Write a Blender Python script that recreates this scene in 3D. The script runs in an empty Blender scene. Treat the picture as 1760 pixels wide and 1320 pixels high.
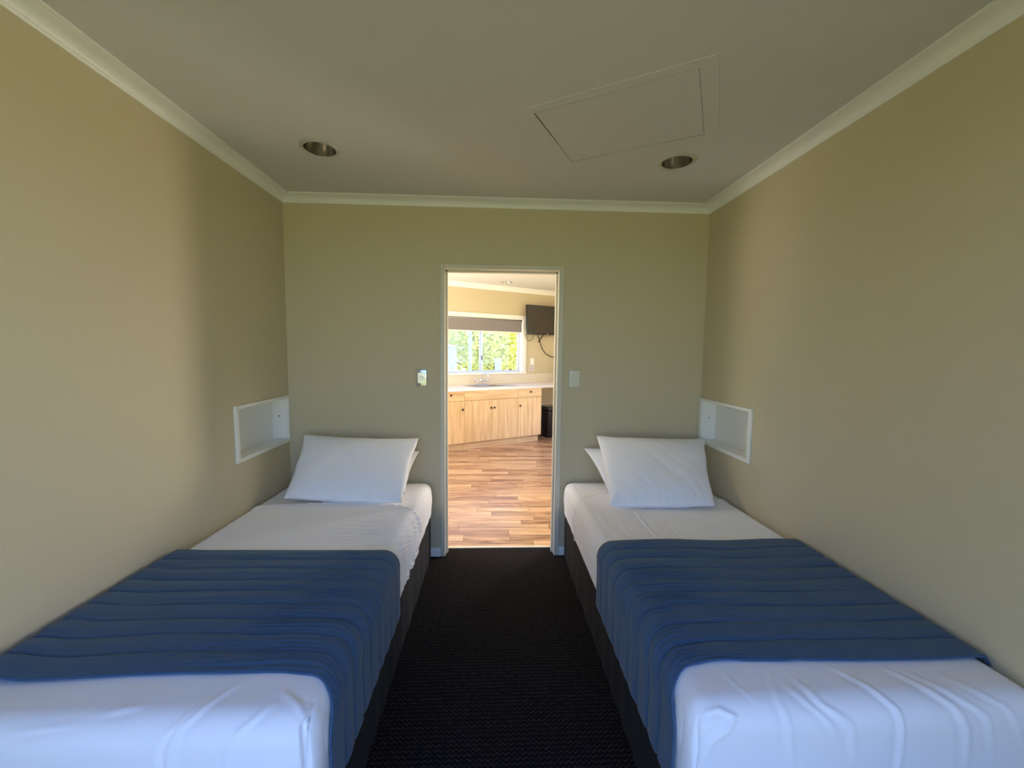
import bpy, bmesh, math, random
import numpy as np
from mathutils import Matrix, Vector, noise
random.seed(7); rng = np.random.default_rng(7)
sc = bpy.context.scene
COL = sc.collection

# ------------------------------------------------------------------ camera, world, sun, exposure
FPX, YAW, PITCH, ROLL = 700.06, 0.0445, 0.0798, -0.0115
CAM = Vector((0.0, -2.7776, 1.4374))
fw = Vector((math.sin(YAW)*math.cos(PITCH), math.cos(YAW)*math.cos(PITCH), -math.sin(PITCH)))
rt = Vector((math.cos(YAW), -math.sin(YAW), 0))
dn = fw.cross(rt)
cr, sr = math.cos(ROLL), math.sin(ROLL)
rt2 = rt*cr + dn*sr; dn2 = dn*cr - rt*sr
camd = bpy.data.cameras.new('camera'); cam = bpy.data.objects.new('camera', camd); COL.objects.link(cam)
camd.sensor_width = 36; camd.lens = 36*FPX/1760; camd.clip_start = .02; camd.clip_end = 300
m3 = Matrix((rt2, -dn2, -fw)).transposed()
cam.matrix_world = Matrix.Translation(CAM) @ m3.to_4x4()
sc.camera = cam

sc.view_settings.view_transform = 'Standard'; sc.view_settings.look = 'None'
sc.view_settings.gamma = 1; sc.view_settings.use_curve_mapping = False
sc.view_settings.exposure = 0.64
sc.cycles.max_bounces = 12; sc.cycles.diffuse_bounces = 8; sc.cycles.transparent_max_bounces = 12
sc.cycles.sample_clamp_indirect = 6

world = bpy.data.worlds.new('world'); sc.world = world; world.use_nodes = True
wn = world.node_tree.nodes; wl = world.node_tree.links
for n in list(wn): wn.remove(n)
wo = wn.new('ShaderNodeOutputWorld'); wb = wn.new('ShaderNodeBackground')
tc = wn.new('ShaderNodeTexCoord'); sep = wn.new('ShaderNodeSeparateXYZ'); rp = wn.new('ShaderNodeValToRGB')
rp.color_ramp.elements[0].position = 0.0; rp.color_ramp.elements[0].color = (0.66, 0.82, 1.0, 1)
rp.color_ramp.elements[1].position = 0.7; rp.color_ramp.elements[1].color = (0.09, 0.26, 1.0, 1)
e = rp.color_ramp.elements.new(0.2); e.color = (0.26, 0.48, 1.0, 1)
wl.new(tc.outputs['Generated'], sep.inputs[0]); wl.new(sep.outputs['Z'], rp.inputs[0])
wl.new(rp.outputs[0], wb.inputs[0]); wl.new(wb.outputs[0], wo.inputs[0])
wb.inputs[1].default_value = 2.3

SUN_E, SUN_STR = math.radians(66), 13.0
sund = bpy.data.lights.new('sun', 'SUN'); sun = bpy.data.objects.new('sun', sund); COL.objects.link(sun)
sund.energy = SUN_STR; sund.angle = math.radians(1.0); sund.color = (1.0, .90, .74)
sd = Vector((-0.93*math.cos(SUN_E), -0.36*math.cos(SUN_E), -math.sin(SUN_E)))   # travels to -x, -y, down
sun.rotation_euler = sd.to_track_quat('-Z', 'Y').to_euler(); sun.location = (-4, 6, 8)

# added area lamps standing in for daylight at the two unseen side openings
for nm_, loc_, sz_, rz_, en_, sprd in (('daylight_standin_right', (1.66, 1.60, 1.02), (.30, .9), math.pi/2, 7, 100), ('daylight_standin_left', (-2.64, 1.35, 1.1), (1.6, 1.6), -math.pi/2, 70, 125),
        ('kitchen_fill', (-1.05, .55, 2.46), (.3, .3), 0, 15, 170), ('kitchen_fill', (1.2, .55, 2.46), (.3, .3), 0, 15, 170)):  # unseen overhead fill pair, added to brighten the kitchen
    ld = bpy.data.lights.new(nm_, 'AREA'); lo = bpy.data.objects.new(nm_, ld); COL.objects.link(lo)
    ld.shape = 'RECTANGLE'; ld.size, ld.size_y = sz_; ld.energy = en_; ld.color = (1.0, .87, .71); ld.spread = math.radians(sprd)
    lo.location = loc_
    aim = Vector((-1.37, -1.2, 1.1))-Vector(loc_) if rz_ > 0 else (Vector((1, 0.45, 0.85)) if rz_ < 0 else Vector((0, .25, -1)))  # right stand-in aimed through the doorway at the bedroom wall, left one upward
    lo.rotation_euler = aim.to_track_quat('-Z', 'Y').to_euler()

# ------------------------------------------------------------------ materials
def mat(name, col, rough=.6, metal=0.0, spec=.5, bump=None, var=None, coat=0, sheen=0):
    m = bpy.data.materials.new(name); m.use_nodes = True; nt = m.node_tree
    b = nt.nodes['Principled BSDF']
    b.inputs['Base Color'].default_value = (*col, 1); b.inputs['Roughness'].default_value = rough
    b.inputs['Metallic'].default_value = metal; b.inputs['Specular IOR Level'].default_value = spec
    b.inputs['Coat Weight'].default_value = coat
    if sheen: b.inputs['Sheen Weight'].default_value = sheen
    t = nt.nodes.new('ShaderNodeTexCoord')
    if bump:
        sc_, st, dist = bump
        n = nt.nodes.new('ShaderNodeTexNoise'); n.inputs['Scale'].default_value = sc_; n.inputs['Detail'].default_value = 3
        bp = nt.nodes.new('ShaderNodeBump'); bp.inputs['Strength'].default_value = st; bp.inputs['Distance'].default_value = dist
        nt.links.new(t.outputs['Object'], n.inputs['Vector']); nt.links.new(n.outputs['Fac'], bp.inputs['Height'])
        nt.links.new(bp.outputs[0], b.inputs['Normal'])
    if var:
        sc_, amt = var
        n2 = nt.nodes.new('ShaderNodeTexNoise'); n2.inputs['Scale'].default_value = sc_; n2.inputs['Detail'].default_value = 4
        mx = nt.nodes.new('ShaderNodeMix'); mx.data_type = 'RGBA'
        mx.inputs['A'].default_value = (*[c*(1-amt) for c in col], 1); mx.inputs['B'].default_value = (*[min(1, c*(1+amt)) for c in col], 1)
        nt.links.new(t.outputs['Object'], n2.inputs['Vector']); nt.links.new(n2.outputs['Fac'], mx.inputs['Factor'])
        nt.links.new(mx.outputs['Result'], b.inputs['Base Color'])
    return m

M = {}
M['wall'] = mat('wall_paint', (.60, .525, .345), .62, bump=(420, .12, .002), var=(1.5, .02))
M['ceiling'] = mat('ceiling_paint', (.62, .61, .585), .7, bump=(380, .10, .002))
M['trim'] = mat('white_trim', (.84, .84, .79), .4, bump=(60, .03, .001))
M['niche'] = mat('niche_paint', (.86, .86, .80), .38, bump=(40, .05, .001))
M['doorpaint'] = mat('door_frame_paint', (.66, .62, .49), .42, bump=(50, .04, .001))
M['sheet'] = mat('white_cotton', (.93, .93, .95), .85, bump=(900, .10, .001), sheen=.2)
M['pillow'] = mat('pillow_cotton', (.93, .93, .93), .85, bump=(26, .10, .004), sheen=.2)
M['base'] = mat('charcoal_fabric', (.0065, .006, .007), .9, bump=(800, .3, .001), var=(40, .2))
M['black'] = mat('black_plastic', (.012, .012, .013), .3)
M['gap'] = mat('dark_gap', (.01, .009, .008), .9)
M['steel'] = mat('brushed_steel', (.62, .60, .55), .28, 1.0)
M['reflector'] = mat('satin_reflector', (.42, .41, .37), .25, 1.0)
M['ring'] = mat('satin_metal_ring', (.56, .55, .49), .35, .3)
M['chrome'] = mat('chrome', (.75, .75, .77), .12, 1.0)
M['alu'] = mat('aluminium_frame', (.62, .66, .74), .35, .6)
M['worktop'] = mat('worktop_laminate', (.82, .78, .70), .3, var=(60, .03))
M['splash'] = mat('splash_laminate', (.74, .66, .50), .35)
M['knob'] = mat('dark_bronze', (.05, .022, .018), .4, .5)
M['blind'] = mat('grey_blind_fabric', (.24, .22, .215), .8, bump=(700, .2, .001))
M['plate'] = mat('switch_plastic', (.74, .73, .62), .25)
M['paper'] = mat('paper_notice', (.8, .72, .70), .7, var=(90, .25))
M['concrete'] = mat('pale_concrete', (.55, .54, .50), .9, var=(3, .1))
M['housepaint'] = mat('white_house_paint', (.80, .79, .74), .7, bump=(30, .1, .003))
M['bark'] = mat('bark', (.16, .11, .075), .9, bump=(30, .6, .02), var=(8, .3))
M['roof'] = mat('roof_underlay', (.3, .28, .25), .9)
M['grass'] = mat('lawn_grass', (.23, .245, .09), .95, bump=(60, .5, .02), var=(6, .3))

def leafmat(name, col):
    m = bpy.data.materials.new(name); m.use_nodes = True; nt = m.node_tree
    b = nt.nodes['Principled BSDF']; out = nt.nodes['Material Output']
    b.inputs['Base Color'].default_value = (*col, 1); b.inputs['Roughness'].default_value = .5
    tr = nt.nodes.new('ShaderNodeBsdfTranslucent'); tr.inputs[0].default_value = (min(1, col[0]*1.7), min(1, col[1]*1.5), col[2], 1)
    mx = nt.nodes.new('ShaderNodeMixShader'); mx.inputs[0].default_value = .5
    nt.links.new(b.outputs[0], mx.inputs[1]); nt.links.new(tr.outputs[0], mx.inputs[2]); nt.links.new(mx.outputs[0], out.inputs[0])
    return m
M['leaf_yellow'] = leafmat('leaf_yellow_green', (.74, .74, .30))
M['leaf_green'] = leafmat('leaf_green', (.50, .58, .30))
M['leaf_russet'] = leafmat('leaf_russet', (.62, .50, .36))

# glass: thin, clear
m = bpy.data.materials.new('window_glass'); m.use_nodes = True; nt = m.node_tree; M['glass'] = m
for n in list(nt.nodes): nt.nodes.remove(n)
o_ = nt.nodes.new('ShaderNodeOutputMaterial'); t_ = nt.nodes.new('ShaderNodeBsdfTransparent'); g_ = nt.nodes.new('ShaderNodeBsdfGlossy')
t_.inputs[0].default_value = (.95, .97, .97, 1); g_.inputs['Roughness'].default_value = .02
mx = nt.nodes.new('ShaderNodeMixShader'); mx.inputs[0].default_value = .06
nt.links.new(t_.outputs[0], mx.inputs[1]); nt.links.new(g_.outputs[0], mx.inputs[2]); nt.links.new(mx.outputs[0], o_.inputs[0])

# screen
M['screen'] = mat('tv_screen', (.035, .032, .028), .10, coat=.3)

# carpet: near-black pile with thin zigzag lines
def carpet():
    m = bpy.data.materials.new('chevron_carpet'); m.use_nodes = True; nt = m.node_tree; N = nt.nodes; L = nt.links
    b = N['Principled BSDF']; b.inputs['Roughness'].default_value = .95; b.inputs['Specular IOR Level'].default_value = .15
    t = N.new('ShaderNodeTexCoord'); s = N.new('ShaderNodeSeparateXYZ'); L.new(t.outputs['Object'], s.inputs[0])
    def mth(op, a, b_=None):
        n = N.new('ShaderNodeMath'); n.operation = op
        for i, v in enumerate((a, b_)):
            if v is None: continue
            if isinstance(v, (int, float)): n.inputs[i].default_value = v
            else: L.new(v, n.inputs[i])
        return n.outputs[0]
    P, Q = .021, .0185
    zig = mth('PINGPONG', mth('DIVIDE', s.outputs['X'], P), .5)            # 0..0.5
    yy = mth('ADD', mth('DIVIDE', s.outputs['Y'], Q), mth('MULTIPLY', zig, 1.15))
    fr = mth('PINGPONG', yy, .5)
    line = N.new('ShaderNodeMapRange'); line.inputs['From Min'].default_value = .05; line.inputs['From Max'].default_value = .15
    line.inputs['To Min'].default_value = 1; line.inputs['To Max'].default_value = 0; L.new(fr, line.inputs[0])
    n1 = N.new('ShaderNodeTexNoise'); n1.inputs['Scale'].default_value = 45; n1.inputs['Detail'].default_value = 5
    n2 = N.new('ShaderNodeTexNoise'); n2.inputs['Scale'].default_value = 700
    L.new(t.outputs['Object'], n1.inputs[0]); L.new(t.outputs['Object'], n2.inputs[0])
    mr = N.new('ShaderNodeMapRange'); mr.inputs['From Min'].default_value = .38; mr.inputs['From Max'].default_value = .68; L.new(n1.outputs[0], mr.inputs[0])
    amt = mth('MULTIPLY', line.outputs[0], mth('ADD', mth('MULTIPLY', mr.outputs[0], .75), .18))
    mx = N.new('ShaderNodeMix'); mx.data_type = 'RGBA'
    mx.inputs['A'].default_value = (.0060, .0050, .0050, 1); mx.inputs['B'].default_value = (.072, .058, .048, 1)
    L.new(amt, mx.inputs['Factor']); L.new(mx.outputs['Result'], b.inputs['Base Color'])
    bp = N.new('ShaderNodeBump'); bp.inputs['Strength'].default_value = .5; bp.inputs['Distance'].default_value = .003
    L.new(mth('ADD', n2.outputs[0], mth('MULTIPLY', line.outputs[0], .6)), bp.inputs['Height']); L.new(bp.outputs[0], b.inputs['Normal'])
    return m
M['carpet'] = carpet()

def wood(name, c1, c2, scale, stretch, axis, rough=.4, rnd=.25, bands=True, rot=0):
    """grain runs along axis (0=x,1=y,2=z); each object gets its own tone"""
    m = bpy.data.materials.new(name); m.use_nodes = True; nt = m.node_tree; N = nt.nodes; L = nt.links
    b = N['Principled BSDF']; b.inputs['Roughness'].default_value = rough
    t = N.new('ShaderNodeTexCoord'); mp = N.new('ShaderNodeMapping'); oi = N.new('ShaderNodeObjectInfo')
    sc3 = [scale]*3; sc3[axis] = scale*stretch; mp.inputs['Scale'].default_value = sc3
    va = N.new('ShaderNodeVectorMath'); va.operation = 'MULTIPLY_ADD'
    cmb = N.new('ShaderNodeCombineXYZ')
    for i in range(3): L.new(oi.outputs['Random'], cmb.inputs[i])
    va.inputs[1].default_value = (37, 53, 71); L.new(cmb.outputs[0], va.inputs[0]); L.new(t.outputs['Object'], va.inputs[2])
    L.new(va.outputs[0], mp.inputs[0])
    n1 = N.new('ShaderNodeTexNoise'); n1.inputs['Scale'].default_value = 1; n1.inputs['Detail'].default_value = 6; n1.inputs['Distortion'].default_value = .8
    L.new(mp.outputs[0], n1.inputs[0])
    r = N.new('ShaderNodeValToRGB'); r.color_ramp.elements[0].position = .32; r.color_ramp.elements[1].position = .66
    r.color_ramp.elements[0].color = (*c1, 1); r.color_ramp.elements[1].color = (*c2, 1)
    L.new(n1.outputs[0], r.inputs[0])
    hs = N.new('ShaderNodeHueSaturation'); mr = N.new('ShaderNodeMapRange')
    mr.inputs['To Min'].default_value = 1-rnd; mr.inputs['To Max'].default_value = 1+rnd; L.new(oi.outputs['Random'], mr.inputs[0])
    L.new(mr.outputs[0], hs.inputs['Value']); L.new(r.outputs[0], hs.inputs['Color']); L.new(hs.outputs[0], b.inputs['Base Color'])
    return m
M['plank'] = wood('kitchen_plank', (.20, .105, .055), (.54, .33, .185), 30, .09, 0, .27, .17)
M['plank_b'] = wood('kitchen_plank_pale', (.38, .22, .115), (.66, .44, .26), 30, .09, 0, .27, .14)
M['oak_v'] = wood('oak_laminate_upright', (.60, .385, .165), (.80, .575, .30), 30, .06, 2, .4, .04)
M['oak_h'] = wood('oak_laminate_level', (.60, .385, .165), (.80, .575, .30), 30, .06, 0, .4, .04)

def quiltmat():
    m = mat('blue_quilted_cotton', (.031, .090, .180), .8, sheen=.15); nt = m.node_tree; N = nt.nodes; L = nt.links
    b = N['Principled BSDF']; t = N.new('ShaderNodeTexCoord'); mp = N.new('ShaderNodeMapping')
    mp.inputs['Scale'].default_value = (14, 330, 60); L.new(t.outputs['Object'], mp.inputs[0])
    n = N.new('ShaderNodeTexNoise'); n.inputs['Scale'].default_value = 1; n.inputs['Detail'].default_value = 4; L.new(mp.outputs[0], n.inputs[0])
    bp = N.new('ShaderNodeBump'); bp.inputs['Strength'].default_value = .45; bp.inputs['Distance'].default_value = .004
    L.new(n.outputs[0], bp.inputs['Height']); L.new(bp.outputs[0], b.inputs['Normal'])
    return m
M['quilt'] = quiltmat()

# ------------------------------------------------------------------ helpers
def obj(name, mesh, m=None, parent=None, smooth=False, **props):
    if m: mesh.materials.append(m)
    if smooth: mesh.polygons.foreach_set('use_smooth', [True]*len(mesh.polygons))
    mesh.name = name
    o = bpy.data.objects.new(name, mesh); COL.objects.link(o)
    if parent: o.parent = parent
    for k, v in props.items(): o[k] = v
    return o

def thing(name, label, cat, loc=(0, 0, 0), rz=0, group=None):
    o = bpy.data.objects.new(name, None); COL.objects.link(o); o.location = loc; o.rotation_euler = (0, 0, rz)
    o.empty_display_size = .05; tag(o, label, cat, group); return o

def tag(o, label, cat, group=None):
    o['label'] = label; o['category'] = cat
    if group: o['group'] = group
    return o

def struct(o, label=None):
    o['kind'] = 'structure'
    if label: o['label'] = label
    return o

class MB:
    def __init__(s): s.bm = bmesh.new()
    def box(s, x0, x1, y0, y1, z0, z1, bev=0, seg=2, rz=0, rx=0, piv=None):
        mtx = Matrix.Translation(((x0+x1)/2, (y0+y1)/2, (z0+z1)/2))
        if rx or rz:
            mtx = mtx @ Matrix.Rotation(rz, 4, 'Z') @ Matrix.Rotation(rx, 4, 'X')
        mtx = mtx @ Matrix.Diagonal((abs(x1-x0), abs(y1-y0), abs(z1-z0), 1))
        r = bmesh.ops.create_cube(s.bm, size=1, matrix=mtx)
        if bev:
            ed = list({e for v in r['verts'] for e in v.link_edges})
            bmesh.ops.bevel(s.bm, geom=ed, offset=bev, segments=seg, affect='EDGES', profile=.5)
        return s
    def lathe(s, prof, seg=32, c=(0, 0, 0), axis='Z', caps=True):
        rings = []
        for r, z in prof:
            ring = []
            for i in range(seg):
                a = 2*math.pi*i/seg; p = (r*math.cos(a), r*math.sin(a), z)
                if axis == 'Y': p = (p[0], p[2], p[1])
                if axis == 'X': p = (p[2], p[0], p[1])
                ring.append(s.bm.verts.new((p[0]+c[0], p[1]+c[1], p[2]+c[2])))
            rings.append(ring)
        for a, b in zip(rings, rings[1:]):
            for i in range(seg):
                s.bm.faces.new((a[i], a[(i+1) % seg], b[(i+1) % seg], b[i]))
        if caps:
            for rg in (rings[0], rings[-1]):
                try: s.bm.faces.new(rg)
                except ValueError: pass
        return s
    def tube(s, pts, rad, seg=10):
        pts = [Vector(p) for p in pts]; rings = []
        up = Vector((0, 0, 1))
        for i, p in enumerate(pts):
            d = (pts[min(i+1, len(pts)-1)] - pts[max(i-1, 0)]).normalized()
            a = d.cross(up)
            if a.length < .05: a = d.cross(Vector((1, 0, 0)))
            a.normalize(); b = d.cross(a).normalized()
            r = rad[i] if isinstance(rad, (list, tuple)) else rad
            rings.append([s.bm.verts.new(p + a*r*math.cos(2*math.pi*k/seg) + b*r*math.sin(2*math.pi*k/seg)) for k in range(seg)])
        for a, b in zip(rings, rings[1:]):
            for i in range(seg): s.bm.faces.new((a[i], a[(i+1) % seg], b[(i+1) % seg], b[i]))
        s.bm.faces.new(rings[0]); s.bm.faces.new(rings[-1]); return s
    def mesh(s):
        bmesh.ops.recalc_face_normals(s.bm, faces=s.bm.faces)
        me = bpy.data.meshes.new('m'); s.bm.to_mesh(me); s.bm.free(); return me
    def build(s, name, m, parent=None, smooth=False, auto=None, **props):
        o = obj(name, s.mesh(), m, parent, smooth or auto is not None, **props)
        if auto is not None:
            o.data.set_sharp_from_angle(angle=math.radians(auto))
        return o

def smooth_curve(pts, n=8):
    """Catmull-Rom through points"""
    P = [Vector(p) for p in pts]; P = [P[0]*2-P[1]] + P + [P[-1]*2-P[-2]]; out = []
    for i in range(1, len(P)-2):
        for k in range(n):
            t = k/n; a, b, c, d = P[i-1:i+3]
            out.append(.5*((2*b) + (c-a)*t + (2*a-5*b+4*c-d)*t*t + (3*b-a-3*c+d)*t**3))
    out.append(P[-2]); return out

def slab(outer, holes, thick):
    """flat plate in XY with holes, z 0..thick"""
    cu = bpy.data.curves.new('c', 'CURVE'); cu.dimensions = '2D'; cu.fill_mode = 'BOTH'; cu.extrude = thick/2
    for loop in [outer]+list(holes):
        sp = cu.splines.new('POLY'); sp.points.add(len(loop)-1); sp.use_cyclic_u = True
        for p, q in zip(sp.points, loop): p.co = (q[0], q[1], 0, 1)
    o = bpy.data.objects.new('c', cu); COL.objects.link(o)
    dg = bpy.context.evaluated_depsgraph_get(); dg.update()
    me = bpy.data.meshes.new_from_object(o.evaluated_get(dg))
    bpy.data.objects.remove(o); bpy.data.curves.remove(cu)
    me.transform(Matrix.Translation((0, 0, thick/2))); me.materials.clear(); return me

def wall(name, outer, holes, thick, frame, m, **kw):
    """outline in (a,z); frame = (origin, dir a, outward dir)"""
    me = slab(outer, holes, thick); o, a, n = [Vector(v) for v in frame]
    z = Vector((0, 0, 1))
    mt = Matrix((a.to_4d(), z.to_4d(), n.to_4d(), (0, 0, 0, 1))).transposed()
    mt = Matrix(((a.x, z.x, n.x, o.x), (a.y, z.y, n.y, o.y), (a.z, z.z, n.z, o.z), (0, 0, 0, 1)))
    me.transform(mt)
    if mt.to_3x3().determinant() < 0: me.flip_normals()
    ob = obj(name, me, m); return struct(ob, kw.get('label'))

def sweep(profile, path, closed=False):
    """profile [(inward, z)] swept along an XY path with mitred corners; inward = left of the travel direction"""
    bm = bmesh.new(); n = len(path); rings = []
    for i, p in enumerate(path):
        p = Vector(p)
        d0 = (p - Vector(path[i-1])).normalized() if i > 0 else None
        d1 = (Vector(path[i+1]) - p).normalized() if i < n-1 else None
        d0 = d0 or d1; d1 = d1 or d0
        n0 = Vector((-d0.y, d0.x)); n1 = Vector((-d1.y, d1.x)); mi = (n0+n1).normalized(); k = 1/max(.2, mi.dot(n0))
        rings.append([bm.verts.new((p.x+mi.x*k*q[0], p.y+mi.y*k*q[0], q[1])) for q in profile])
    for a, b in zip(rings, rings[1:]):
        for i in range(len(profile)): j = (i+1) % len(profile); bm.faces.new((a[i], a[j], b[j], b[i]))
    bm.faces.new(rings[0]); bm.faces.new(rings[-1]); bmesh.ops.recalc_face_normals(bm, faces=bm.faces)
    me = bpy.data.meshes.new('s'); bm.to_mesh(me); bm.free(); return me

# ------------------------------------------------------------------ room numbers
WL, WR = -1.3743, 1.4502           # bedroom side walls
HC = 2.425                         # bedroom ceiling
DX0, DX1, DH = -.3314, .4319, 1.98 # door opening
PT = .125                          # partition thickness
YR = -3.10                         # rear wall
KA = math.radians(28.1); KO = Vector((-.609, 3.006, 0))
KU = Vector((math.cos(KA), math.sin(KA), 0)); KV = Vector((-math.sin(KA), math.cos(KA), 0))
def kw(s, t, z=0): return KO + KU*s + KV*t + Vector((0, 0, z))
KX0, KX1, KH = -2.7, 1.72, 2.50    # kitchen side walls, ceiling
TW = .55                           # kitchen wall plane behind the toe kick line
def at_x(x, t=TW): # s for a given world x on the line at depth t
    return (x - KO.x - KV.x*t)/KU.x
SA, SB = at_x(KX0), at_x(KX1)
KYL, KYR = kw(SA, TW).y, kw(SB, TW).y

# ------------------------------------------------------------------ structure
fl = MB().box(WL-.15, WR+.15, YR-.15, PT-.012, -.06, 0).build('floor', M['carpet']); struct(fl)
kf = obj('floor_kitchen', slab([(KX0-.1, PT-.012), (KX1+.1, PT-.012), (KX1+.1, KYR+.2), (KX0-.1, KYL+.2)], [], .05), M['gap']); kf.location.z = -.058; struct(kf)
MB().box(DX0, DX1, PT-.022, PT+.004, -.004, .005, .002).build('trim_5', M['splash']); struct(bpy.data.objects['trim_5'])

NY0, NY1, NZ0, NZ1 = -.556, -.034, .842, 1.112      # inner clear opening of the niches
for nm, x, nd in (('wall_left', WL, (-1, 0, 0)), ('wall_right', WR, (1, 0, 0))):
    wall(nm, [(YR-.1, -.05), (PT, -.05), (PT, HC+.05), (YR-.1, HC+.05)], [[(NY0-.01, NZ0-.01), (NY1+.01, NZ0-.01), (NY1+.01, NZ1+.01), (NY0-.01, NZ1+.01)]], .12, ((x, 0, 0), (0, 1, 0), nd), M['wall'])
wall('wall_back', [(WL, -.05), (DX0-.012, -.05), (DX0-.012, DH+.012), (DX1+.012, DH+.012), (DX1+.012, -.05), (WR, -.05), (WR, KH+.1), (WL, KH+.1)], [], PT, ((0, 0, 0), (1, 0, 0), (0, 1, 0)), M['wall'])
# rear wall (behind the camera) with the opening that lets the daylight in
RX0, RX1, RZ0, RZ1 = -1.16, .92, .06, 2.10
wall('wall_rear', [(WL-.1, -.05), (WR+.1, -.05), (WR+.1, HC+.05), (WL-.1, HC+.05)], [[(RX0, RZ0), (RX1, RZ0), (RX1, RZ1), (RX0, RZ1)]], .12, ((0, YR, 0), (1, 0, 0), (0, -1, 0)), M['wall'])
# ceiling with hatch and downlight holes
HA = math.radians(-29.4)
hatch_c = Vector((.551, -.948)); hu = Vector((math.cos(HA), math.sin(HA))); hv = Vector((-hu.y, hu.x))
HW, HD = .622, .478
def hpt(a, b): p = hatch_c + hu*a + hv*b; return (p.x, p.y)
LIGHTS = [(-.868, -.640), (.936, -.626)]
circ = lambda c, r, n=40: [(c[0]+r*math.cos(2*math.pi*i/n), c[1]+r*math.sin(2*math.pi*i/n)) for i in range(n)]
hh = [hpt(-HW/2-.005, -HD/2-.005), hpt(HW/2+.005, -HD/2-.005), hpt(HW/2+.005, HD/2+.005), hpt(-HW/2-.005, HD/2+.005)]
cl = obj('ceiling', slab([(WL-.12, YR-.12), (WR+.12, YR-.12), (WR+.12, 0), (WL-.12, 0)], [hh]+[circ(c, .077) for c in LIGHTS], .03), M['ceiling']); cl.location.z = HC; struct(cl)
rf = MB().box(WL-.5, WR+.5, YR-.35, PT+.02, HC+.36, HC+.44).box(WL-.5, WL-.45, YR-.35, PT, HC+.02, HC+.36).box(WR+.45, WR+.5, YR-.35, PT, HC+.02, HC+.36).box(WL-.5, WR+.5, YR-.35, YR-.3, HC, HC+.36).build('roof', M['roof']); struct(rf)

# cornices (bedroom)
cprof = [(0, HC-.047), (.005, HC-.047), (.0075, HC-.044)]
for i in range(1, 9):
    a = i/9*math.pi/2
    cprof.append((.0075+.048*(1-math.cos(a)), HC-.044+.033*math.sin(a)))
cprof += [(.0575, HC-.011), (.0575, HC-.0095), (.072, HC-.0095), (.072, HC-.0005), (0, HC-.0005)]
bpath = [(WR, YR), (WR, 0), (WL, 0), (WL, YR)]
co = obj('trim_1', sweep(cprof, bpath), M['trim'], smooth=True); co.data.set_sharp_from_angle(angle=math.radians(35)); struct(co)
# skirtings
sprof = [(0, 0), (.012, 0), (.012, .046), (.009, .055), (.004, .060), (0, .060)]
for nm, pth in (('baseboard_left', [(DX0-.032, 0), (WL, 0), (WL, YR)]), ('baseboard_right', [(WR, YR), (WR, 0), (DX1+.036, 0)])):
    struct(obj(nm, sweep(sprof, pth), M['trim']))

# door lining, stops, architraves
dl = MB()
dl.box(DX0-.012, DX0, 0, PT, 0, DH).box(DX1, DX1+.012, 0, PT, 0, DH).box(DX0-.012, DX1+.012, 0, PT, DH, DH+.012)
d1 = struct(dl.build('door_1', M['doorpaint']))
d1['label'] = 'cream door lining around the opening to the kitchen'
st = MB()
st.box(DX0, DX0+.013, .036, .072, 0, DH, .0015).build('door_stop', M['doorpaint'], d1)
MB().box(DX1-.013, DX1, .036, .072, 0, DH, .0015).build('door_stop', M['doorpaint'], d1)
MB().box(DX0, DX1, .036, .072, DH-.013, DH, .0015).build('door_stop', M['doorpaint'], d1)
aw = .031
for (x0, x1, z0, z1) in ((DX0-aw, DX0-.0005, 0, DH+aw), (DX1+.0005, DX1+aw+.004, 0, DH+aw), (DX0-.0005, DX1+.0005, DH+.0005, DH+aw)):
    MB().box(x0, x1, -.012, .001, z0, z1, .003).build('architrave', M['doorpaint'], d1)
    MB().box(x0, x1, PT-.001, PT+.012, z0, z1, .003).build('architrave', M['doorpaint'], d1)

# kitchen shell
kwall = lambda nm, o, h, fr: wall(nm, o, h, .12, fr, M['wall'])
WS0, WS1, WZ0, WZ1 = .05, 1.533, 1.090, 1.985
kwall('wall_kitchen', [(SA-.1, -.05), (SB+.1, -.05), (SB+.1, KH+.05), (SA-.1, KH+.05)], [[(WS0, WZ0), (WS1, WZ0), (WS1, WZ1), (WS0, WZ1)]], (kw(0, TW), KU, KV))
kwall('wall_kitchen_left', [(PT-.13, -.05), (KYL+.05, -.05), (KYL+.05, KH+.05), (PT-.13, KH+.05)], [[(.35, .05), (KYL-.12, .05), (KYL-.12, 2.15), (.35, 2.15)]], ((KX0, 0, 0), (0, 1, 0), (-1, 0, 0)))
kwall('wall_kitchen_right', [(PT-.13, -.05), (KYR+.05, -.05), (KYR+.05, KH+.05), (PT-.13, KH+.05)], [[(1.35, .05), (3.3, .05), (3.3, 2.12), (1.35, 2.12)]], ((KX1, 0, 0), (0, 1, 0), (1, 0, 0)))
kwall('wall_kitchen_front', [(KX0-.1, -.05), (WL+.001, -.05), (WL+.001, KH+.05), (KX0-.1, KH+.05)], [], ((0, PT-.001, 0), (1, 0, 0), (0, -1, 0)))
kwall('wall_kitchen_side', [(WR-.001, -.05), (KX1+.1, -.05), (KX1+.1, KH+.05), (WR-.001, KH+.05)], [], ((0, PT-.001, 0), (1, 0, 0), (0, -1, 0)))
CEILFIX = (.197, 4.15-.36)
kc = obj('ceiling_kitchen', slab([(KX0-.12, PT), (KX1+.12, PT), (KX1+.12, KYR+.3), (KX0-.12, KYL+.3)], [circ((.185, 3.62), .075)], .04), M['ceiling']); kc.location.z = KH; struct(kc)
kprof = [(0, KH-.075), (.006, KH-.075), (.009, KH-.071)] + [(.009+.05*(1-math.cos(i/7*math.pi/2)), KH-.071+.058*math.sin(i/7*math.pi/2)) for i in range(1, 7)] + [(.062, KH-.012), (.062, KH-.006), (.075, KH-.006), (.075, KH-.0005), (0, KH-.0005)]
a_, b_ = kw(SB, TW), kw(SA, TW)
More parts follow.
